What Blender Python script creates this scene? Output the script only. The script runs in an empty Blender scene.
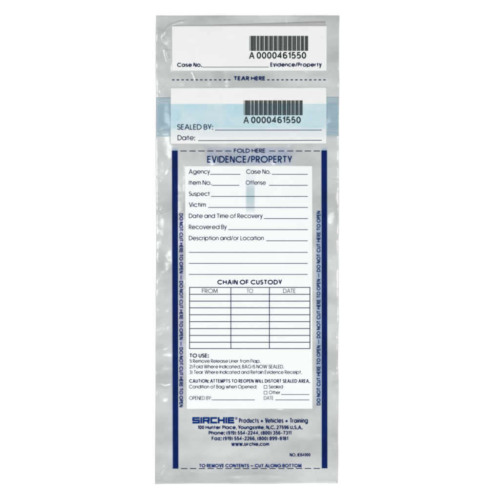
import bpy, math, random
import numpy as np

# ------------------------------------------------------------------ units
S = 0.0007            # metres per unit of the photo's 500-unit frame
def W(x, y):          # frame units -> metres on the table
    return ((np.asarray(x, float) - 250.0) * S, (250.0 - np.asarray(y, float)) * S)

# ------------------------------------------------------------------ camera, world, lamps, exposure
scene = bpy.context.scene
cam_d = bpy.data.cameras.new('camera')
cam = bpy.data.objects.new('camera', cam_d)
scene.collection.objects.link(cam)
cam.location = (0, 0, 1.6)
cam.rotation_euler = (0, 0, 0)
cam_d.sensor_width = 36.0
cam_d.lens = 36.0 * 1.6 / (500 * S)
cam_d.clip_start = 0.05
cam_d.clip_end = 50
scene.camera = cam

world = bpy.data.worlds.new('World'); scene.world = world
world.use_nodes = True
bg = world.node_tree.nodes['Background']
bg.inputs[0].default_value = (0.97, 0.99, 1.0, 1)
bg.inputs[1].default_value = 0.36

def softbox(name, loc, target, sx, sy, power):
    d = bpy.data.lights.new(name, 'AREA'); d.shape = 'RECTANGLE'
    d.size = sx; d.size_y = sy; d.energy = power; d.color = (1, 0.985, 0.965)
    o = bpy.data.objects.new(name, d); scene.collection.objects.link(o)
    o.location = loc
    from mathutils import Vector
    o.rotation_euler = (Vector(target) - Vector(loc)).to_track_quat('-Z', 'Y').to_euler()
    return o
softbox('softbox', (-0.62, 0.16, 1.25), (0, 0, 0), 0.20, 0.80, 7.6)
softbox('softbox', (0.74, 0.05, 1.15), (0, 0, 0), 0.18, 0.90, 6.9)
softbox('softbox', (-0.05, -0.62, 0.95), (0, -0.06, 0), 0.75, 0.16, 5.2)

scene.view_settings.view_transform = 'Standard'
scene.view_settings.look = 'None'
scene.view_settings.exposure = 0.0
scene.view_settings.gamma = 1.0
scene.render.engine = 'CYCLES'
scene.cycles.transparent_max_bounces = 16
scene.cycles.filter_width = 2.0
C = scene.collection

# ------------------------------------------------------------------ materials
def lin(c):
    c = c / 255.0
    return c / 12.92 if c <= 0.04045 else ((c + 0.055) / 1.055) ** 2.4
def pr(name, col, rough=0.5, spec=0.4, coat=0.0, noise=None, alpha=1.0):
    m = bpy.data.materials.new(name); m.use_nodes = True
    nt = m.node_tree; b = nt.nodes['Principled BSDF']
    b.inputs['Base Color'].default_value = (*col, 1)
    b.inputs['Roughness'].default_value = rough
    b.inputs['Specular IOR Level'].default_value = spec
    b.inputs['Coat Weight'].default_value = coat
    b.inputs['Coat Roughness'].default_value = 0.12
    b.inputs['Alpha'].default_value = alpha
    if noise:
        sc, amt = noise
        tc = nt.nodes.new('ShaderNodeTexCoord')
        n = nt.nodes.new('ShaderNodeTexNoise'); n.inputs['Scale'].default_value = sc
        n.inputs['Detail'].default_value = 5
        nt.links.new(tc.outputs['Object'], n.inputs['Vector'])
        r = nt.nodes.new('ShaderNodeMix'); r.data_type = 'RGBA'
        r.inputs[6].default_value = (*[c * (1 - amt) for c in col], 1)
        r.inputs[7].default_value = (*[min(1, c * (1 + amt)) for c in col], 1)
        nt.links.new(n.outputs['Fac'], r.inputs[0])
        nt.links.new(r.outputs[2], b.inputs['Base Color'])
    return m

def film_material():
    m = pr('clear_grey_film', (0.43, 0.445, 0.45), 0.31, 0.5, 0.6)
    nt = m.node_tree; b = nt.nodes['Principled BSDF']; out = nt.nodes['Material Output']
    tr = nt.nodes.new('ShaderNodeBsdfTransparent'); tr.inputs[0].default_value = (0.93, 0.95, 0.95, 1)
    mx = nt.nodes.new('ShaderNodeMixShader'); mx.inputs[0].default_value = 0.90
    nt.links.new(tr.outputs[0], mx.inputs[1]); nt.links.new(b.outputs[0], mx.inputs[2])
    nt.links.new(mx.outputs[0], out.inputs[0])
    tc = nt.nodes.new('ShaderNodeTexCoord')
    # cloudiness of the plastic and fine mottling
    n = nt.nodes.new('ShaderNodeTexNoise'); n.inputs['Scale'].default_value = 38; n.inputs['Detail'].default_value = 6
    mp = nt.nodes.new('ShaderNodeMapping'); mp.inputs['Scale'].default_value = (0.55, 1.25, 1)
    nt.links.new(tc.outputs['Object'], mp.inputs[0]); nt.links.new(mp.outputs[0], n.inputs['Vector'])
    r = nt.nodes.new('ShaderNodeValToRGB')
    r.color_ramp.elements[0].position = 0.3; r.color_ramp.elements[0].color = (0.375, 0.395, 0.40, 1)
    r.color_ramp.elements[1].position = 0.72; r.color_ramp.elements[1].color = (0.57, 0.60, 0.61, 1)
    nt.links.new(n.outputs['Fac'], r.inputs[0]); nt.links.new(r.outputs[0], b.inputs['Base Color'])
    n2 = nt.nodes.new('ShaderNodeTexNoise'); n2.inputs['Scale'].default_value = 420; n2.inputs['Detail'].default_value = 3
    nt.links.new(tc.outputs['Object'], n2.inputs['Vector'])
    bp = nt.nodes.new('ShaderNodeBump'); bp.inputs['Strength'].default_value = 0.09; bp.inputs['Distance'].default_value = 0.0002
    nt.links.new(n2.outputs['Fac'], bp.inputs['Height']); nt.links.new(bp.outputs[0], b.inputs['Normal'])
    nt.links.new(bp.outputs[0], b.inputs['Coat Normal'])
    return m

def tint_material(name, tint, fac, body, rough=0.25):
    m = pr(name, body, rough, 0.5, 0.4)
    nt = m.node_tree; b = nt.nodes['Principled BSDF']; out = nt.nodes['Material Output']
    tr = nt.nodes.new('ShaderNodeBsdfTransparent'); tr.inputs[0].default_value = (*tint, 1)
    mx = nt.nodes.new('ShaderNodeMixShader'); mx.inputs[0].default_value = fac
    nt.links.new(tr.outputs[0], mx.inputs[1]); nt.links.new(b.outputs[0], mx.inputs[2])
    nt.links.new(mx.outputs[0], out.inputs[0])
    return m

M = {}
M['table'] = pr('white_surface', (0.93, 0.93, 0.93), 0.6, 0.2)
M['film'] = film_material()
M['panel'] = pr('white_print', (0.70, 0.74, 0.75), 0.42, 0.35, 0.15, noise=(60, 0.018))
M['panel_top'] = pr('white_label_print', (0.68, 0.70, 0.705), 0.42, 0.35, 0.15, noise=(45, 0.03))
M['panel_seal'] = pr('white_flap_print', (0.68, 0.695, 0.695), 0.42, 0.35, 0.15, noise=(60, 0.02))
M['ink'] = pr('navy_ink', (0.007, 0.013, 0.060), 0.6, 0.0)
M['ink_soft'] = pr('thin_navy_ink', (0.030, 0.045, 0.105), 0.6, 0.0)
M['title'] = pr('blue_ink', (0.004, 0.020, 0.095), 0.6, 0.0)
M['stripe'] = pr('dark_blue_print', (0.001, 0.009, 0.080), 0.35, 0.05, noise=(70, 0.5))
M['logo'] = pr('royal_blue_ink', (0.004, 0.026, 0.150), 0.6, 0.0)
M['black'] = pr('black_ink', (0.012, 0.016, 0.016), 0.6, 0.1)
M['label_shade'] = pr('grey_label_shade', (0.385, 0.378, 0.39), 0.6, 0.1)  # painted shade along the top of the receipt label
M['adhesive'] = tint_material('teal_adhesive', (0.62, 0.80, 0.88), 0.72, (0.37, 0.47, 0.53), 0.3)
def soft_tint(name, tint, xr, yr, body=0.0, uneven=0.0, rough=0.3):
    """a see-through colour whose strength fades to nothing along the sheet's own edges"""
    m = tint_material(name, tint, body, (0.45, 0.62, 0.72), rough)
    nt = m.node_tree
    tc = nt.nodes.new('ShaderNodeTexCoord'); sp = nt.nodes.new('ShaderNodeSeparateXYZ')
    nt.links.new(tc.outputs['Generated'], sp.inputs[0])
    def ramp(src, pts):
        r = nt.nodes.new('ShaderNodeValToRGB'); cr = r.color_ramp
        cr.elements[0].position, v = pts[0]; cr.elements[0].color = (v, v, v, 1)
        cr.elements[1].position, v = pts[-1]; cr.elements[1].color = (v, v, v, 1)
        for p, v in pts[1:-1]:
            e = cr.elements.new(p); e.color = (v, v, v, 1)
        nt.links.new(src, r.inputs[0]); return r.outputs[0]
    def mul(p, q):
        mu = nt.nodes.new('ShaderNodeMath'); mu.operation = 'MULTIPLY'
        nt.links.new(p, mu.inputs[0]); nt.links.new(q, mu.inputs[1]); return mu.outputs[0]
    f = mul(ramp(sp.outputs[0], xr), ramp(sp.outputs[1], yr))
    if uneven:
        n = nt.nodes.new('ShaderNodeTexNoise'); n.inputs['Scale'].default_value = 5; n.inputs['Detail'].default_value = 3
        mp = nt.nodes.new('ShaderNodeMapping'); mp.inputs['Scale'].default_value = (1.6, 0.5, 1)
        nt.links.new(tc.outputs['Generated'], mp.inputs[0]); nt.links.new(mp.outputs[0], n.inputs['Vector'])
        f = mul(f, ramp(n.outputs['Fac'], [(0.3, 1 - uneven), (0.7, 1)]))
    mc = nt.nodes.new('ShaderNodeMix'); mc.data_type = 'RGBA'
    mc.inputs[6].default_value = (1, 1, 1, 1); mc.inputs[7].default_value = (*tint, 1)
    nt.links.new(f, mc.inputs[0])
    t = [n for n in nt.nodes if n.type == 'BSDF_TRANSPARENT'][0]
    nt.links.new(mc.outputs[2], t.inputs[0])
    return m
M['tape'] = soft_tint('pale_blue_film', (0.745, 0.885, 0.93), [(0, .4), (.07, .5), (.085, 1), (.925, 1), (.94, .5), (1, .4)], [(0, 0), (.12, .25), (.27, .35), (.33, 1), (1, 1)], 0.03, 0.45)
M['fringe'] = soft_tint('colour_fringe', (0.62, 0.76, 0.95), [(0, 0), (.35, 1), (.65, 1), (1, 0)], [(0, 1), (.985, 1), (1, 0)])  # this and the next tints copy compression colour fringes around the print
M['fringe_violet'] = soft_tint('lilac_fringe', (0.82, 0.82, 0.98), [(0, 0), (.3, 1), (.7, 1), (1, 0)], [(0, 0), (.03, 1), (.97, 1), (1, 0)])
M['fringe_blue'] = soft_tint('blue_fringe', (0.76, 0.85, 0.98), [(0, 0), (.4, 1), (.8, 1), (1, 1)], [(0, 0), (.03, 1), (.97, 1), (1, 0)])
M['fringe_title'] = soft_tint('blue_title_fringe', (0.80, 0.86, 0.96), [(0, 0), (.08, 1), (.92, 1), (1, 0)], [(0, .6), (.3, 1), (.8, .9), (1, .2)], 0, .6)
M['mark'] = soft_tint('grey_see_through_mark', (0.765, 0.82, 0.845), [(0, 0), (0.16, 1), (0.84, 1), (1, 0)], [(0, 0), (0.10, .7), (0.3, 1), (0.52, .9), (0.64, .3), (1, 0.1)])


# ------------------------------------------------------------------ the relief of the film
rng = np.random.RandomState(7)
def vnoise(seed, sx, sy):
    r = np.random.RandomState(seed); g = r.rand(64, 64) * 2 - 1
    def f(x, y):
        u = np.asarray(x) / sx + 7.3; v = np.asarray(y) / sy + 3.1
        i = np.floor(u).astype(int); j = np.floor(v).astype(int)
        a = u - i; b = v - j; a = a * a * a * (a * (a * 6 - 15) + 10); b = b * b * b * (b * (b * 6 - 15) + 10)
        q = lambda p, s: g[p % 64, s % 64]
        return (q(i, j) * (1 - a) + q(i + 1, j) * a) * (1 - b) + (q(i, j + 1) * (1 - a) + q(i + 1, j + 1) * a) * b
    return f
N1 = vnoise(1, 46, 60); N2 = vnoise(2, 15, 24); N3 = vnoise(3, 8, 11); N4 = vnoise(4, 70, 9); N5 = vnoise(5, 4.5, 3.5)
PANELS = [(172, 26, 326.7, 70.8), (170.7, 87.7, 326.4, 143.7), (184.8, 165.8, 312.5, 408.8)]
CREASES = [  # points, height, half width
    ([(162.5, 38), (164, 32), (168, 27), (173, 24.3), (180, 22), (189, 21.4)], 0.75, 0.95),
    ([(166, 50), (167, 56), (169.5, 61)], 0.80, 1.6), ([(164, 50), (171, 51)], 0.3, 0.8),
    ([(192, 71), (194, 76), (196.5, 81)], 0.35, 0.8), ([(160, 92), (163, 88), (167, 83.5)], 0.35, 0.9),
    ([(157, 101.5), (163, 100), (171, 99)], 0.35, 0.7), ([(157, 133.5), (164, 131.5), (171, 130.5)], 0.40, 0.7),
    ([(158.5, 213), (162, 214.5), (167, 212), (173, 208.5)], 0.42, 0.7), ([(160.5, 211), (163.5, 207)], 0.32, 0.7),
    ([(158, 262.5), (161, 260.5), (164.5, 257)], 0.38, 0.8), ([(157, 479), (161, 472), (166, 465)], 0.30, 1.6),
    ([(286.7, 16), (287.4, 24)], 0.25, 0.8), ([(327, 104.5), (333, 105), (339, 104.6)], 0.30, 0.6),
    ([(327, 133), (333, 134.2), (339, 133.4)], 0.40, 0.7), ([(328, 179), (338, 181)], 0.2, 0.9),
    ([(160, 182), (166, 176), (170, 168)], 0.22, 1.2), ([(157.5, 310), (165, 313), (171, 312)], 0.16, 1.1),
    ([(158, 352), (166, 350), (172, 346)], 0.16, 1.2), ([(158, 384), (165, 386.5), (172, 385)], 0.16, 1.2),
    ([(328, 250), (334, 253), (338, 252)], 0.18, 1.1), ([(328, 372), (333, 369), (338, 369.5)], 0.18, 1.1),
    ([(329, 436), (333, 444), (337, 447)], 0.20, 1.4), ([(215, 476), (255, 474.5), (300, 477)], 0.10, 2.0),
]
def H(x, y):                       # film height in frame units
    x = np.asarray(x, float); y = np.asarray(y, float)
    inside = np.zeros_like(x)
    for (a, b, c, d) in PANELS:
        dd = np.minimum(np.minimum(x - a, c - x), np.minimum(y - b, d - y))
        inside = np.maximum(inside, np.clip((dd + 1.5) / 2.5, 0, 1))
    edge = np.minimum(np.minimum(x - 155, 339.5 - x), np.minimum(y - 15.5, 484 - y))
    e = np.clip(edge / 15.0, 0, 1); e = e * e * (3 - 2 * e)
    flat = 1 - 0.60 * inside
    h = 1.2 + 0.7 * e * (0.5 + 0.5 * N1(x, y))
    h += flat * (0.46 * N2(x, y) * (0.35 + 0.65 * e) + 0.20 * N3(x, y) + 0.05 * N5(x, y))
    h += (1 - 0.7 * inside) * 0.22 * N4(x, y)
    for pts, amp, wd in CREASES:
        xs = [p[0] for p in pts]; ys = [p[1] for p in pts]
        mk = (x > min(xs) - 4 * wd) & (x < max(xs) + 4 * wd) & (y > min(ys) - 4 * wd) & (y < max(ys) + 4 * wd)
        if not mk.any(): continue
        X = x[mk]; Y = y[mk]; best = np.full(X.shape, 1e9); tt = np.zeros(X.shape)
        n = len(pts) - 1
        for k in range(n):
            (ax, ay), (bx, by) = pts[k], pts[k + 1]
            L2 = (bx - ax) ** 2 + (by - ay) ** 2
            t = np.clip(((X - ax) * (bx - ax) + (Y - ay) * (by - ay)) / L2, 0, 1)
            d = np.hypot(X - ax - t * (bx - ax), Y - ay - t * (by - ay))
            up = d < best; best = np.where(up, d, best); tt = np.where(up, (k + t) / n, tt)
        fade = np.clip(np.minimum(tt, 1 - tt) * 6 + 0.15, 0, 1)
        h[mk] += amp * fade * np.exp(-(best / wd) ** 2) * (1 - 0.97 * inside[mk])
    return np.maximum(h, 0.35)

# ------------------------------------------------------------------ object helpers
def link(o, parent=None):
    C.objects.link(o)
    if parent is not None: o.parent = parent
    return o
def mesh_obj(name, co, faces, mat, parent=None, smooth=False, label=None):
    me = bpy.data.meshes.new(name)
    me.from_pydata([tuple(c) for c in co], [], faces)
    me.materials.append(mat)
    if smooth: me.polygons.foreach_set('use_smooth', [True] * len(me.polygons))
    me.update()
    o = bpy.data.objects.new(name, me)
    if label: o['label'] = label
    return link(o, parent)

def sheet(name, quad, mat, parent, lift, step=1.0, thick=0.12, label=None, wob=None):
    """a thin slab lying on the film; quad = tl, tr, br, bl in frame units"""
    tl, tr, br, bl = [np.array(q, float) for q in quad]
    nx = max(2, int(np.hypot(*(tr - tl)) / step)); ny = max(2, int(np.hypot(*(bl - tl)) / step))
    u, v = np.meshgrid(np.linspace(0, 1, nx + 1), np.linspace(0, 1, ny + 1))
    P = [(tl[k] * (1 - u) + tr[k] * u) * (1 - v) + (bl[k] * (1 - u) + br[k] * u) * v for k in (0, 1)]
    px, py = P[0].ravel(), P[1].ravel()
    if wob:
        px = px + wob * (vnoise(11, 20, 23)(px * 0, py) * (2 * u.ravel() - 1))
        py = py + wob * (vnoise(12, 25, 23)(px, py * 0) * (2 * v.ravel() - 1))
    h = H(px, py)
    X, Y = W(px, py)
    top = np.stack([X, Y, (h + lift) * S], 1)
    n0 = len(top); w = nx + 1
    faces = [(j * w + i, (j + 1) * w + i, (j + 1) * w + i + 1, j * w + i + 1) for j in range(ny) for i in range(nx)]
    loop = [i for i in range(w)] + [j * w + nx for j in range(1, ny + 1)] + \
           [ny * w + i for i in range(nx - 1, -1, -1)] + [j * w for j in range(ny - 1, 0, -1)]
    sk = top[loop].copy(); sk[:, 2] = sk[:, 2] - thick * S
    co = np.vstack([top, sk]); m = len(loop)
    for k in range(m):
        a, b = loop[k], loop[(k + 1) % m]
        faces.append((a, b, n0 + (k + 1) % m, n0 + k))
    return mesh_obj(name, co, faces, mat, parent, True, label)

class Ink:
    """collects printed strokes and prints them on the film's relief as one mesh"""
    def __init__(s): s.v = []; s.f = []; s.k = 0
    def ribbon(s, pts, w, closed=False, dense=2.5):
        P = [pts[0]]
        for a, b in zip(pts, pts[1:]):
            n = max(1, int(math.hypot(b[0] - a[0], b[1] - a[1]) / dense))
            P += [(a[0] + (b[0] - a[0]) * i / n, a[1] + (b[1] - a[1]) * i / n) for i in range(1, n + 1)]
        Q = [P[0]]
        for p in P[1:]:
            if math.hypot(p[0] - Q[-1][0], p[1] - Q[-1][1]) > 1e-5: Q.append(p)
        P = Q
        if closed and math.hypot(P[0][0] - P[-1][0], P[0][1] - P[-1][1]) < 1e-4: P = P[:-1]
        n = len(P)
        if n < 2: return
        s.k += 1; z = (s.k % 5) * 0.012
        base = len(s.v)
        def nrm(a, b):
            dx, dy = b[0] - a[0], b[1] - a[1]; L = math.hypot(dx, dy) or 1
            return (-dy / L, dx / L)
        for i in range(n):
            if closed or 0 < i < n - 1:
                n1 = nrm(P[i - 1], P[i]); n2 = nrm(P[i], P[(i + 1) % n])
                mx, my = n1[0] + n2[0], n1[1] + n2[1]; L = math.hypot(mx, my)
                if L < 0.2: nx, ny = n1
                else:
                    mx /= L; my /= L
                    c = max(0.42, mx * n1[0] + my * n1[1]); nx, ny = mx / c, my / c
            elif i == 0: nx, ny = nrm(P[0], P[1])
            else: nx, ny = nrm(P[-2], P[-1])
            s.v.append((P[i][0] + nx * w / 2, P[i][1] + ny * w / 2, z))
            s.v.append((P[i][0] - nx * w / 2, P[i][1] - ny * w / 2, z))
        for i in range(n if closed else n - 1):
            a = base + 2 * i; b = base + 2 * ((i + 1) % n)
            s.f.append((a, b, b + 1, a + 1))
    def rect(s, x0, y0, x1, y1, step=1.5):
        if (x1 - x0) >= (y1 - y0): s.ribbon([(x0, (y0 + y1) / 2), (x1, (y0 + y1) / 2)], y1 - y0, dense=step)
        else: s.ribbon([((x0 + x1) / 2, y0), ((x0 + x1) / 2, y1)], x1 - x0, dense=step)
    def line(s, x0, x1, y, t=0.72, y2=None): s.ribbon([(x0, y), (x1, y if y2 is None else y2)], t)
    def dot(s, x, y, r):
        s.k += 1; z = (s.k % 5) * 0.012; b = len(s.v); n = 14
        for i in range(n): s.v.append((x + r * math.cos(6.2832 * i / n), y + r * math.sin(6.2832 * i / n), z))
        s.f.append(tuple(range(b, b + n)))
    def build(s, name, mat, parent, lift, label=None):
        a = np.array(s.v); h = H(a[:, 0], a[:, 1]); X, Y = W(a[:, 0], a[:, 1])
        co = np.stack([X, Y, (h + lift + a[:, 2]) * S], 1)
        return mesh_obj(name, co, s.f, mat, parent, False, label)

# ------------------------------------------------------------------ a round geometric stroke alphabet (cap height 1)
def arc(cx, cy, rx, ry, a0, a1):
    n = max(3, int(abs(a1 - a0) / 18))
    return [(cx + rx * math.cos(math.radians(a0 + (a1 - a0) * i / n)), cy + ry * math.sin(math.radians(a0 + (a1 - a0) * i / n))) for i in range(n + 1)]
X = 0.74; R = X / 2
G = {
 ' ': (.22, []), '.': (.06, ['dot']), ',': (.05, [[(.08, .05), (-.02, -.22)]]), ':': (.07, ['dot', 'dot2']),
 'A': (.78, [('/', (0, 0), (.39, 1)), ('/', (.78, 0), (.39, 1)), [(.15, .31), (.63, .31)]]),
 'B': (.50, [[(0, 1), (.26, 1)] + arc(.26, .765, .22, .235, 90, -90)[1:] + [(0, .53)], [(.26, .53)] + arc(.26, .265, .25, .265, 90, -90)[1:] + [(0, 0)], [(0, 0), (0, 1)]]),
 'C': (.86, [arc(.5, .5, .5, .5, 42, 318)]),
 'D': (.70, [[(0, 0), (0, 1), (.22, 1)] + arc(.22, .5, .5, .5, 90, -90)[1:] + [(0, 0)]]),
 'E': (.44, [[(.44, 1), (0, 1), (0, 0), (.44, 0)], [(0, .52), (.42, .52)]]),
 'F': (.42, [[(.42, 1), (0, 1), (0, 0)], [(0, .52), (.40, .52)]]),
 'G': (.95, [arc(.5, .5, .5, .5, 42, 355) + [(.99, .48), (.55, .48)]]),
 'H': (.66, [[(0, 0), (0, 1)], [(.66, 0), (.66, 1)], [(0, .52), (.66, .52)]]),
 'I': (0, [[(0, 0), (0, 1)]]),
 'L': (.36, [[(0, 1), (0, 0), (.36, 0)]]),
 'M': (.76, [('/', (0, 0), (.06, 1)), ('/', (.38, .08), (.06, 1)), ('/', (.38, .08), (.70, 1)), ('/', (.76, 0), (.70, 1))]),
 'N': (.60, [[(0, 0), (0, 1)], ('/', (.58, 0), (.02, 1)), [(.60, 0), (.60, 1)]]),
 'O': (.98, [arc(.49, .5, .49, .5, 0, 360)]),
 'P': (.46, [[(0, 0), (0, 1), (.22, 1)] + arc(.22, .73, .25, .27, 90, -90)[1:] + [(0, .46)]]),
 'R': (.48, [[(0, 0), (0, 1), (.22, 1)] + arc(.22, .73, .25, .27, 90, -90)[1:] + [(0, .46)], ('/', (.48, 0), (.20, .36))]),
 'S': (.46, [arc(.23, .75, .21, .25, 25, 270)[:-1] + arc(.23, .25, .24, .26, 90, -155)]),
 'T': (.58, [[(0, 1), (.58, 1)], [(.29, 1), (.29, 0)]]),
 'U': (.54, [[(0, 1), (0, .27)] + arc(.27, .27, .27, .27, 180, 360) + [(.54, 1)]]),
 'V': (.62, [('/', (.31, 0), (0, 1)), ('/', (.31, 0), (.62, 1))]),
 'W': (1.12, [('/', (.28, 0), (0, 1)), ('/', (.28, 0), (.56, 1)), ('/', (.84, 0), (.56, 1)), ('/', (.84, 0), (1.12, 1))]),
 'Y': (.56, [('/', (.28, .38), (0, 1)), ('/', (.28, .38), (.56, 1)), [(.28, .47), (.28, 0)]]),
 'a': (.78, [arc(.35, R, .35, R, 0, 360), [(.77, X), (.77, 0)]]),
 'b': (.75, [arc(.38, R, .36, R, 0, 360), [(0, 1), (0, 0)]]),
 'c': (.62, [arc(R, R, R, R, 42, 318)]),
 'd': (.75, [arc(.36, R, .36, R, 0, 360), [(.74, 1), (.74, 0)]]),
 'e': (.72, [[(.02, R), (.72, R)] + arc(R, R, R, R, 0, 322)[1:]]),
 'f': (.30, [arc(.32, .80, .18, .2, 85, 180) + [(.14, 0)], [(-.02, X - .03), (.32, X - .03)]]),
 'g': (.75, [arc(.36, R, .36, R, 0, 360), [(.74, X), (.74, .02)] + arc(.37, .02, .37, .30, 0, -150)]),
 'h': (.50, [[(0, 1), (0, 0)], [(0, .46)] + arc(.25, .5, .25, .24, 180, 0) + [(.50, 0)]]),
 'i': (0, [[(0, 0), (0, X)], [(0, .86), (0, 1)]]),
 'l': (0, [[(0, 0), (0, 1)]]),
 'm': (.78, [[(0, X), (0, 0)], [(0, .5)] + arc(.195, .53, .195, .21, 180, 0) + [(.39, 0)], [(.39, .5)] + arc(.585, .53, .195, .21, 180, 0) + [(.78, 0)]]),
 'n': (.50, [[(0, X), (0, 0)], [(0, .46)] + arc(.25, .5, .25, .24, 180, 0) + [(.50, 0)]]),
 'o': (X, [arc(R, R, R, R, 0, 360)]),
 'p': (.75, [arc(.38, R, .36, R, 0, 360), [(0, X), (0, -.3)]]),
 'r': (.28, [[(0, X), (0, 0)], [(0, .40)] + arc(.28, .40, .28, .34, 180, 92)]),
 's': (.36, [arc(.18, .55, .16, .19, 30, 270)[:-1] + arc(.18, .18, .18, .19, 90, -150)]),
 't': (.34, [[(.17, 1), (.17, 0)], [(-.03, X - .03), (.37, X - .03)]]),
 'u': (.44, [[(0, X), (0, .24)] + arc(.22, .24, .22, .24, 180, 360) + [(.44, X)], [(.44, .3), (.44, 0)]]),
 'v': (.50, [('/', (.25, 0), (0, X)), ('/', (.25, 0), (.50, X))]),
 'w': (.92, [('/', (.23, 0), (0, X)), ('/', (.23, 0), (.46, X)), ('/', (.69, 0), (.46, X)), ('/', (.69, 0), (.92, X))]),
 'x': (.44, [('/', (.44, 0), (0, X)), ('/', (0, 0), (.44, X))]),
 'y': (.46, [('/', (.24, .0), (0, X)), ('/', (.10, -.3), (.48, X))]),
 '0': (.46, [arc(.23, .5, .23, .5, 0, 360)]),
 '1': (.20, [[(0, .74), (.20, .98), (.20, 0)]]),
 '2': (.46, [arc(.23, .74, .22, .26, 165, -20) + [(.02, 0), (.46, 0)]]),
 '3': (.46, [arc(.22, .76, .20, .24, 150, -85), arc(.22, .26, .24, .27, 90, -150)]),
 '4': (.50, [[(.36, 0), (.36, 1), (0, .28), (.50, .28)]]),
 '5': (.46, [[(.42, 1), (.10, 1), (.05, .52)] + arc(.22, .31, .24, .31, 120, -145)]),
 '6': (.46, [arc(.23, .29, .23, .29, 0, 360), [(.42, .9)] + arc(.25, .62, .25, .38, 60, 180) + [(0, .3)]]),
 '7': (.44, [[(0, 1), (.44, 1), (.15, 0)]]),
 '8': (.46, [arc(.23, .76, .20, .24, 0, 360), arc(.23, .26, .23, .26, 0, 360)]),
 '9': (.46, [arc(.23, .71, .23, .29, 0, 360), [(.04, .1)] + arc(.21, .38, .25, .38, -120, 0) + [(.46, .7)]]),
 '/': (.34, [[(0, -.06), (.34, 1.04)]]), '-': (.34, [[(.0, .38), (.34, .38)]]), '—': (.80, [[(0, .42), (.80, .42)]]),
 '(': (.16, [arc(.42, .42, .42, .66, 128, 232)]), ')': (.16, [arc(-.26, .42, .42, .66, 52, -52)]),
 '=': (.1, []),
}
KERN = {'AT': .12, 'TA': .14, 'Te': .12, 'To': .14, 'Tr': .10, 'Yo': .12, 'P,': .1, 'LY': .1, 'RT': .04, 'TY': .04, 'AU': .03, 'AV': .12, 'ev': .03, 've': .03, 'ry': .05, 'LO': .03, 'TO': .06, 'OT': .06, 'ST': .03, 'Ve': .12, 'Vi': .04}
def text(ink, s, x0, x1, base, cap, wt=0.13, gap=0.05, narrow=1.0, rot=0, space=None):
    """print s between x0 and x1 on the baseline; rot = +90 / -90 turns it (then x0, x1 run along y)"""
    adv = []; x = 0.0; wt = wt * 1.22; cap = cap * 1.03
    for ch in s:
        w, st = G[ch]
        if ch == ' ': x += (space if space is not None else 0.31); prev = ' '; adv.append(x); continue
        if adv and (prev + ch) in KERN: x -= KERN[prev + ch]
        adv.append(x); x += w * narrow + wt + gap; prev = ch
    total = x - gap
    k = abs(x1 - x0) / total
    for ch, ax in zip(s, adv):
        w, st = G[ch]
        for q in st:
            def place(u, v):
                if rot == 0: return (x0 + u, base - v)
                if rot == -90: return (base + v, x0 + u)            # reads downwards
                return (base - v, x0 - u)                           # reads upwards
            sw = wt * (0.70 * k + 0.30 * cap)
            if q in ('dot', 'dot2'):
                u = (ax + .05 + wt / 2) * k; v0 = 0 if q == 'dot' else .52 * cap
                ink.ribbon([place(u, v0), place(u, v0 + sw * 1.15)], sw * 1.2); continue
            if q[0] == '/':
                (ga, ya), (gb, yb) = q[1], q[2]
                ua = (ax + wt / 2 + ga * narrow) * k; ub = (ax + wt / 2 + gb * narrow) * k
                va = (ya if ya <= 0 else ya * (1 - wt)) * cap; vb = (wt + yb * (1 - wt)) * cap
                hw = sw / 2 * math.hypot(ub - ua, vb - va) / max(1e-6, abs(vb - va))
                ink.k += 1; z = (ink.k % 5) * 0.012; n = len(ink.v)
                for p in (place(ua - hw, va), place(ua + hw, va), place(ub + hw, vb), place(ub - hw, vb)): ink.v.append((*p, z))
                ink.f.append((n, n + 1, n + 2, n + 3) if rot != 90 else (n, n + 1, n + 2, n + 3)); continue
            pts = []
            for (gx, gy) in q:
                u = (ax + wt / 2 + gx * narrow) * k
                v = (wt / 2 + gy * (1 - wt)) * cap
                if rot == 0: pts.append((x0 + u, base - v))
                elif rot == -90: pts.append((base + v, x0 + u))     # reads downwards
                else: pts.append((base - v, x0 - u))                # reads upwards
            closed = len(pts) > 3 and math.hypot(pts[0][0] - pts[-1][0], pts[0][1] - pts[-1][1]) < 1e-4
            ink.ribbon(pts, sw, closed)
def T(name, s, x0, x1, base, cap, mat, parent, lift, **kw):
    i = Ink(); text(i, s, x0, x1, base, cap, **kw); return i.build(name, M[mat], parent, lift)

# ------------------------------------------------------------------ the setting: a seamless white surface
o = mesh_obj('table_surface', [(-1.5, -1.5, 0), (1.5, -1.5, 0), (1.5, 1.5, 0), (-1.5, 1.5, 0)], [(0, 1, 2, 3)], M['table'])
o['kind'] = 'structure'

# ------------------------------------------------------------------ the bag
bag = bpy.data.objects.new('evidence_bag', None); link(bag)
bag['label'] = 'clear plastic evidence bag with white form panels and blue side bars lying flat on white'
bag['category'] = 'bag'

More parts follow.
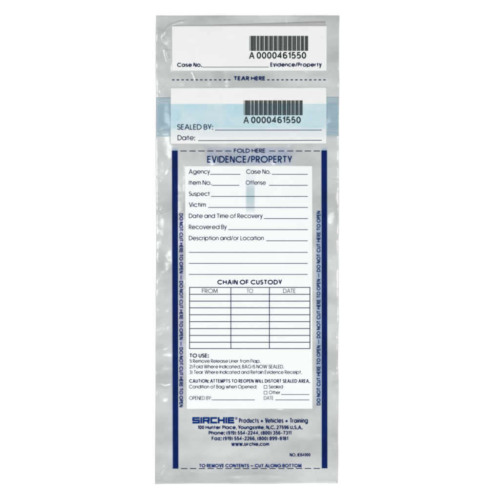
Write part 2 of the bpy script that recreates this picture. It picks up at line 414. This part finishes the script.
# film: closed shell, wrinkled front sheet over a flat back sheet
def film():
    nx, ny = 330, 840
    u, v = np.meshgrid(np.linspace(0, 1, nx + 1), np.linspace(0, 1, ny + 1))
    xl = 156.1 - 0.9 * np.clip((v - .55) / .45, 0, 1); xr = 339.1 - 1.2 * v
    xl = xl + 0.36 * vnoise(21, 5, .06)(v * 0, v); xr = xr + 0.34 * vnoise(22, 5, .05)(v * 0, v)
    yt = 15.7 + 0.12 * vnoise(23, .2, 5)(u, u * 0); yb = 483.9 - 0.9 * u + 0.32 * vnoise(24, .13, 5)(u, u * 0)
    px = xl * (1 - u) + xr * u; py = yt * (1 - v) + yb * v
    px = px.ravel(); py = py.ravel()
    Xm, Ym = W(px, py); h = H(px, py)
    U = u.ravel(); V = v.ravel()
    rim = np.minimum(np.minimum(U * 183, (1 - U) * 183), np.minimum(V * 468, (1 - V) * 468))
    h = h * (0.88 + 0.12 * np.clip(rim / 1.6, 0, 1))
    top = np.stack([Xm, Ym, h * S], 1); w = nx + 1; n0 = len(top)
    faces = [(j * w + i, (j + 1) * w + i, (j + 1) * w + i + 1, j * w + i + 1) for j in range(ny) for i in range(nx)]
    loop = list(range(w)) + [j * w + nx for j in range(1, ny + 1)] + [ny * w + i for i in range(nx - 1, -1, -1)] + [j * w for j in range(ny - 1, 0, -1)]
    lo = top[loop].copy(); lo[:, 2] = 0.0001
    m = len(loop); co = np.vstack([top, lo])
    for k in range(m): faces.append((loop[k], loop[(k + 1) % m], n0 + (k + 1) % m, n0 + k))
    faces.append(tuple(n0 + k for k in range(m - 1, -1, -1)))
    return mesh_obj('plastic_film', co, faces, M['film'], bag, True)
film()

# layers above the film, in frame units
L_ADH, L_PAN, L_INK, L_TAPE, L_TAPE2 = 0.10, 0.22, 0.32, 0.48, 0.56

# blue adhesive strip running across the bag under the flap panel
sheet('adhesive_strip', [(156.6, 97.4), (338.6, 97.0), (338.5, 136.2), (156.4, 136.6)], M['adhesive'], bag, L_ADH, 0.9, 0.08)

# shade above the receipt label's top edge, put in as grey sheets
sheet('shadow_wedge', [(205, 25.3), (325, 21.4), (325.2, 27.2), (205, 27.2)], M['label_shade'], bag, 0.12, 0.9, 0.08)
sheet('shadow_line', [(173.5, 25.3), (325.6, 25.1), (325.6, 27.0), (173.5, 27.0)], M['label_shade'], bag, 0.17, 0.9, 0.05)

# ---- receipt label
rp = sheet('receipt_label', [(171.9, 26.1), (326.8, 25.9), (326.7, 70.8), (172.1, 70.9)], M['panel_top'], bag, L_PAN + 0.03, 0.9, 0.20)
CODE39 = {'0': 'nnnwwnwnn', '1': 'wnnwnnnnw', '4': 'nnnwwnnnw', '5': 'wnnwwnnnn', '6': 'nnwwwnnnn', 'A': 'wnnnnwnnw', '*': 'nwnnwnwnn'}
def barcode(parent, x0, x1, y0, y1, lift):
    s = '*A0000461550*'; el = []
    for ch in s:
        for k, c in enumerate(CODE39[ch]): el.append((k % 2 == 0, 2.6 if c == 'w' else 1.0))
        el.append((False, 1.0))
    el.pop(); tot = sum(w for _, w in el); k = (x1 - x0) / tot; x = x0; i = Ink()
    for bar, w in el:
        if bar: i.rect(x - 0.09, y0, x + w * k + 0.09, y1, 3)
        x += w * k
    return i.build('barcode', M['black'], parent, lift)
barcode(rp, 249.5, 308.0, 36.0, 51.0, L_INK + .03)
i = Ink(); text(i, 'A', 249.0, 254.6, 58.9, 6.5, wt=.155); text(i, '0000461550', 256.6, 306.2, 58.9, 6.6, wt=.15, gap=.08)
i.build('serial_number', M['black'], rp, L_INK + .03)
T('field_caption', 'Case No.', 177.1, 202.0, 67.2, 4.3, 'ink', rp, L_INK + .03, wt=.19)
T('field_caption', 'Evidence/Property', 270.3, 321.6, 67.0, 4.3, 'ink', rp, L_INK + .03, wt=.2)
i = Ink(); i.line(202.5, 268.8, 67.3, .55, 67.2); i.build('writing_line', M['ink'], rp, L_INK + .03)

# ---- tear line
for k0, sg in ((172.1, 1), (325.6, -1)):
    i = Ink()
    for k in range(13): i.line(k0 + sg * 4.67 * k, k0 + sg * (4.67 * k + 2.4), 80.0, 1.0)
    i.build('tear_line', M['ink'], bag, L_INK)
T('tear_caption', 'TEAR HERE', 233.6, 265.4, 80.6, 4.1, 'title', bag, L_INK, wt=.2)

# ---- flap panel with the seal fields
fp = sheet('flap_panel', [(170.8, 87.9), (326.4, 87.5), (326.4, 143.6), (170.6, 143.9)], M['panel_seal'], bag, L_PAN, 0.9, 0.14)
sheet('blue_film', [(156.8, 104.2), (338.5, 103.9), (338.4, 138.4), (156.6, 139.0)], M['tape'], bag, L_TAPE, 0.9, 0.06)
barcode(fp, 243.9, 302.5, 100.5, 115.4, L_INK)
i = Ink(); text(i, 'A', 243.4, 249.0, 123.4, 6.4, wt=.155); text(i, '0000461550', 251.0, 300.8, 123.4, 6.5, wt=.15, gap=.08)
i.build('serial_number', M['black'], fp, L_INK)
T('field_caption', 'SEALED BY:', 177.1, 213.2, 129.9, 5.4, 'ink', fp, L_INK, wt=.13)
T('field_caption', 'Date:', 177.6, 195.2, 140.5, 5.2, 'ink', fp, L_INK, wt=.13)
i = Ink(); i.line(215, 321.6, 130.2, .7); i.build('writing_line', M['title'], fp, L_INK)
i = Ink(); i.line(198.3, 321.8, 140.7, .7, 140.4); i.build('writing_line', M['title'], fp, L_INK)

# ---- fold line
for run in ([(180.5, 186.8), (189.4, 195.6), (198.3, 204.7), (207.2, 213.5), (216.0, 222.3), (225.2, 231.4)],
            [(269.2, 275.5), (278, 284.1), (287.1, 293.2), (295.9, 302.2), (304.7, 311), (313.6, 319.9)]):
    i = Ink()
    for a, b in run: i.line(a, b, 151.1, .8)
    i.build('fold_line', M['ink'], bag, L_INK)
T('fold_caption', 'FOLD HERE', 233.8, 265.5, 152.9, 4.1, 'title', bag, L_INK, wt=.15)
ttl = T('title', 'EVIDENCE/PROPERTY', 207.2, 292.1, 162.9, 6.8, 'title', bag, L_INK, wt=.145, gap=.11)

sheet('colour_fringe', [(203, 146.5), (295, 146.5), (295, 165), (203, 165)], M['fringe_title'], ttl, 0.12, 0.9, 0.03)  # tint sheet copying the compression colour fringe behind the title

# ---- dark blue bars down both sides, with a soft blue tint fringing and capping them
for x0, x1, xb0, xb1, yt, yb in ((172.0, 177.7, 173.0, 178.4, 150.7, 468.5), (321.4, 326.9, 321.8, 327.3, 150.5, 468.2)):
    b = sheet('side_bar', [(x0, yt), (x1, yt), (xb1, yb), (xb0, yb)], M['stripe'], bag, L_PAN, 0.9, 0.10)
    sheet('colour_fringe', [(x0 - 1.1, yt - 3.6), (x1 + .9, yt - 3.6), (xb1 + 1.0, yb), (xb0 - 1.1, yb)], M['fringe'], b, 0.14, 0.9, 0.04)  # colour fringe of the bars, laid in as a tint sheet

# ---- form panel
fm = sheet('form_panel', [(184.8, 165.9), (312.3, 165.7), (312.6, 408.7), (186.6, 408.9)], M['panel'], bag, L_PAN, 0.9, 0.14, wob=None)
sheet('see_through_mark', [(245.2, 164.8 + 1.2), (255.4, 166), (255.4, 213.6), (245.2, 213.6)], M['mark'], fm, L_PAN + .06, 1.2, 0.02)
rows = [('Agency', 188.8, 209.9, 174.0, 210.2, 240.4), ('Case No.', 246.1, 270.6, 174.0, 271.9, 307.7),
        ('Item No.', 188.9, 211.6, 185.0, 212.0, 239.4), ('Offense', 245.7, 265.8, 185.0, 269.0, 307.7),
        ('Suspect', 188.9, 209.9, 196.1, 211.0, 307.8), ('Victim', 188.9, 205.9, 207.1, 208.3, 307.8),
        ('Date and Time of Recovery', 188.9, 262.6, 218.2, 263.8, 307.8), ('Recovered By', 188.9, 226.7, 229.3, 228.1, 307.8),
        ('Description and/or Location', 188.9, 263.8, 240.4, 266.2, 307.7)]
for s, a, b, y, c, d in rows:
    T('field_caption', s, a, b, y, 4.5, 'ink', fm, L_INK, wt=.125)
    i = Ink(); i.line(c, d, y + .4, .7); i.build('writing_line', M['ink_soft'], fm, L_INK)
for y in (252.4, 263.4, 274.4):
    i = Ink(); i.line(189.0, 307.6, y, .7); i.build('writing_line', M['ink_soft'], fm, L_INK)
T('heading', 'CHAIN OF CUSTODY', 217.3, 282.0, 284.6, 4.8, 'ink', fm, L_INK, wt=.19, gap=.1)
tb = Ink()
ys = [287.4, 294.3, 301.1, 307.8, 314.7, 321.6, 328.5, 335.4, 342.2, 348.5]
for y in ys: tb.line(189.3, 310.2, y, .8)
for x in (189.6, 230.9, 269.4, 309.9): tb.ribbon([(x, 287.2), (x, 348.7)], .8)
tg = tb.build('custody_table', M['ink'], fm, L_INK)
for s, a, b in (('FROM', 201.9, 217.7), ('TO', 246.6, 253.0), ('DATE', 283.1, 295.6)):
    T('column_heading', s, a, b, 293.0, 4.2, 'ink', tg, L_INK, wt=.095)
T('heading', 'TO USE:', 189.3, 208.8, 357.6, 4.1, 'ink', fm, L_INK, wt=.19)
for s, b, y in (('1) Remove Release Liner from Flap.', 260.4, 362.8), ('2) Fold Where Indicated, BAG IS NOW SEALED.', 283.8, 368.4), ('3) Tear Where Indicated and Retain Evidence Receipt.', 301.8, 373.9)):
    T('instruction_line', s, 189.4, b, y, 3.65, 'ink', fm, L_INK, wt=.13)
T('caution_line', 'CAUTION: ATTEMPTS TO REOPEN WILL DISTORT SEALED AREA.', 189.2, 310.0, 382.8, 3.7, 'ink', fm, L_INK, wt=.19, gap=.09)
T('field_caption', 'Condition of Bag when Opened:', 189.1, 257.0, 388.5, 3.7, 'ink', fm, L_INK, wt=.13)
for y in (388.6, 394.3):
    i = Ink(); i.ribbon([(264.0, y - .2), (267.0, y - .2), (267.0, y - 3.2), (264.0, y - 3.2), (264.0, y - .2)], .5, True)
    i.build('check_box', M['ink'], fm, L_INK)
T('check_box_caption', 'Sealed', 268.8, 282.9, 388.5, 3.7, 'ink', fm, L_INK, wt=.13)
T('check_box_caption', 'Other', 268.8, 280.4, 394.2, 3.7, 'ink', fm, L_INK, wt=.13)
T('field_caption', 'OPENED BY:', 189.1, 211.8, 399.8, 3.7, 'ink', fm, L_INK, wt=.11)
T('field_caption', 'DATE', 263.8, 273.5, 399.8, 3.7, 'ink', fm, L_INK, wt=.11)
for a, b, y in ((281.2, 309.3, 394.4), (212.1, 254.8, 399.8), (275.2, 309.3, 399.8)):
    i = Ink(); i.line(a, b, y, .65); i.build('writing_line', M['ink_soft'], fm, L_INK)

# ---- warnings beside the bars
sl = Ink(); sr = Ink()
msg = 'DO NOT CUT HERE TO OPEN'
for a, b in ((213.5, 273.4), (281.0, 339.6), (347.4, 407.1)):
    text(sl, msg, a, b, 179.3, 3.7, wt=.17, rot=-90, narrow=.9)
for y in (277.4, 343.7): sl.ribbon([(181.0, y - 2.0), (181.0, y + 2.0)], .6)
for a, b in ((405.2, 345.4), (338.2, 279.0), (271.9, 211.0)):
    text(sr, msg, a, b, 320.4, 3.7, wt=.17, rot=90, narrow=.9)
for y in (341.7, 275.4): sr.ribbon([(318.7, y - 2.0), (318.7, y + 2.0)], .6)
w1 = sl.build('warning_text', M['title'], bag, L_INK)
w2 = sr.build('warning_text', M['title'], bag, L_INK)
sheet('colour_fringe', [(178.9, 212.5), (183.4, 212.5), (183.9, 408), (179.4, 408)], M['fringe_violet'], w1, 0.13, 0.9, 0.03)  # compression colour fringe beside the lettering, laid in as tint sheets
sheet('colour_fringe', [(315.2, 209), (321.0, 209), (321.2, 407), (315.4, 407)], M['fringe_blue'], w2, 0.13, 0.9, 0.03)

# ---- maker's block
B = {'S': [[(1.25, .87), (.13, .87), (.13, .5), (1.12, .5), (1.12, .13), (0, .13)]], 'I': [[(.14, 0), (.14, 1)]],
     'R': [[(.13, 0), (.13, .87), (1.05, .87), (1.05, .45), (.3, .45)], [(.72, .45), (1.10, 0)]],
     'C': [[(1.15, .87), (.13, .87), (.13, .13), (1.15, .13)]], 'H': [[(.13, 0), (.13, 1)], [(1.05, 0), (1.05, 1)], [(.13, .5), (1.05, .5)]],
     'E': [[(1.10, .87), (.13, .87), (.13, .13), (1.10, .13)], [(.13, .5), (1.05, .5)]]}
BW = {'S': 1.25, 'I': .28, 'R': 1.2, 'C': 1.15, 'H': 1.18, 'E': 1.1}
i = Ink(); s = 'SIRCHIE'; tot = sum(BW[c] + .13 for c in s) - .13; k = (234.2 - 192.5) / tot; x = 0
for c in s:
    for q in B[c]: i.ribbon([(192.5 + (x + a) * k, 423.3 - b * 6.2) for a, b in q], 1.8)
    x += BW[c] + .13
i.ribbon([(p[0], p[1]) for p in arc(236.3, 418.3, 1.05, 1.05, 0, 360)], .35, True)
text(i, 'R', 235.9, 236.8, 418.9, 1.2, wt=.2)
i.build('maker_logo', M['logo'], bag, L_INK)
i = Ink()
for s, a, b in (('Products', 239.0, 258.8), ('Vehicles', 265.0, 283.4), ('Training', 289.6, 307.9)):
    text(i, s, a, b, 423.0, 4.9, wt=.165, narrow=.72, gap=.07)
i.dot(261.9, 421.0, 1.15); i.dot(286.5, 421.0, 1.15)
i.build('maker_tagline', M['title'], bag, L_INK)
for s, a, b, y in (('100 Hunter Place, Youngsville, N.C. 27596 U.S.A.', 197.7, 302.5, 429.2), ('Phone: (919) 554-2244, (800) 356-7311', 208.7, 291.4, 434.7),
                   ('Fax: (919) 554-2266, (800) 899-8181', 211.7, 288.1, 440.3), ('www.sirchie.com', 231.4, 269.1, 445.9)):
    T('address_line', s, a, b, y, 3.85, 'title', bag, L_INK, wt=.20, gap=.07)
T('stock_number', 'NO. IEB4000', 289.7, 310.4, 456.4, 3.4, 'title', bag, L_INK, wt=.19, gap=.07)
T('cut_caption', 'TO REMOVE CONTENTS — CUT ALONG BOTTOM', 199.0, 301.5, 467.3, 3.5, 'logo', bag, L_INK + .05, wt=.2)
i = Ink()
for k in range(16): i.line(181.2 + 8.83 * k, 187.4 + 8.83 * k, 468.4 - .004 * k, .75)
i.build('cut_line', M['ink'], bag, L_INK - .04)
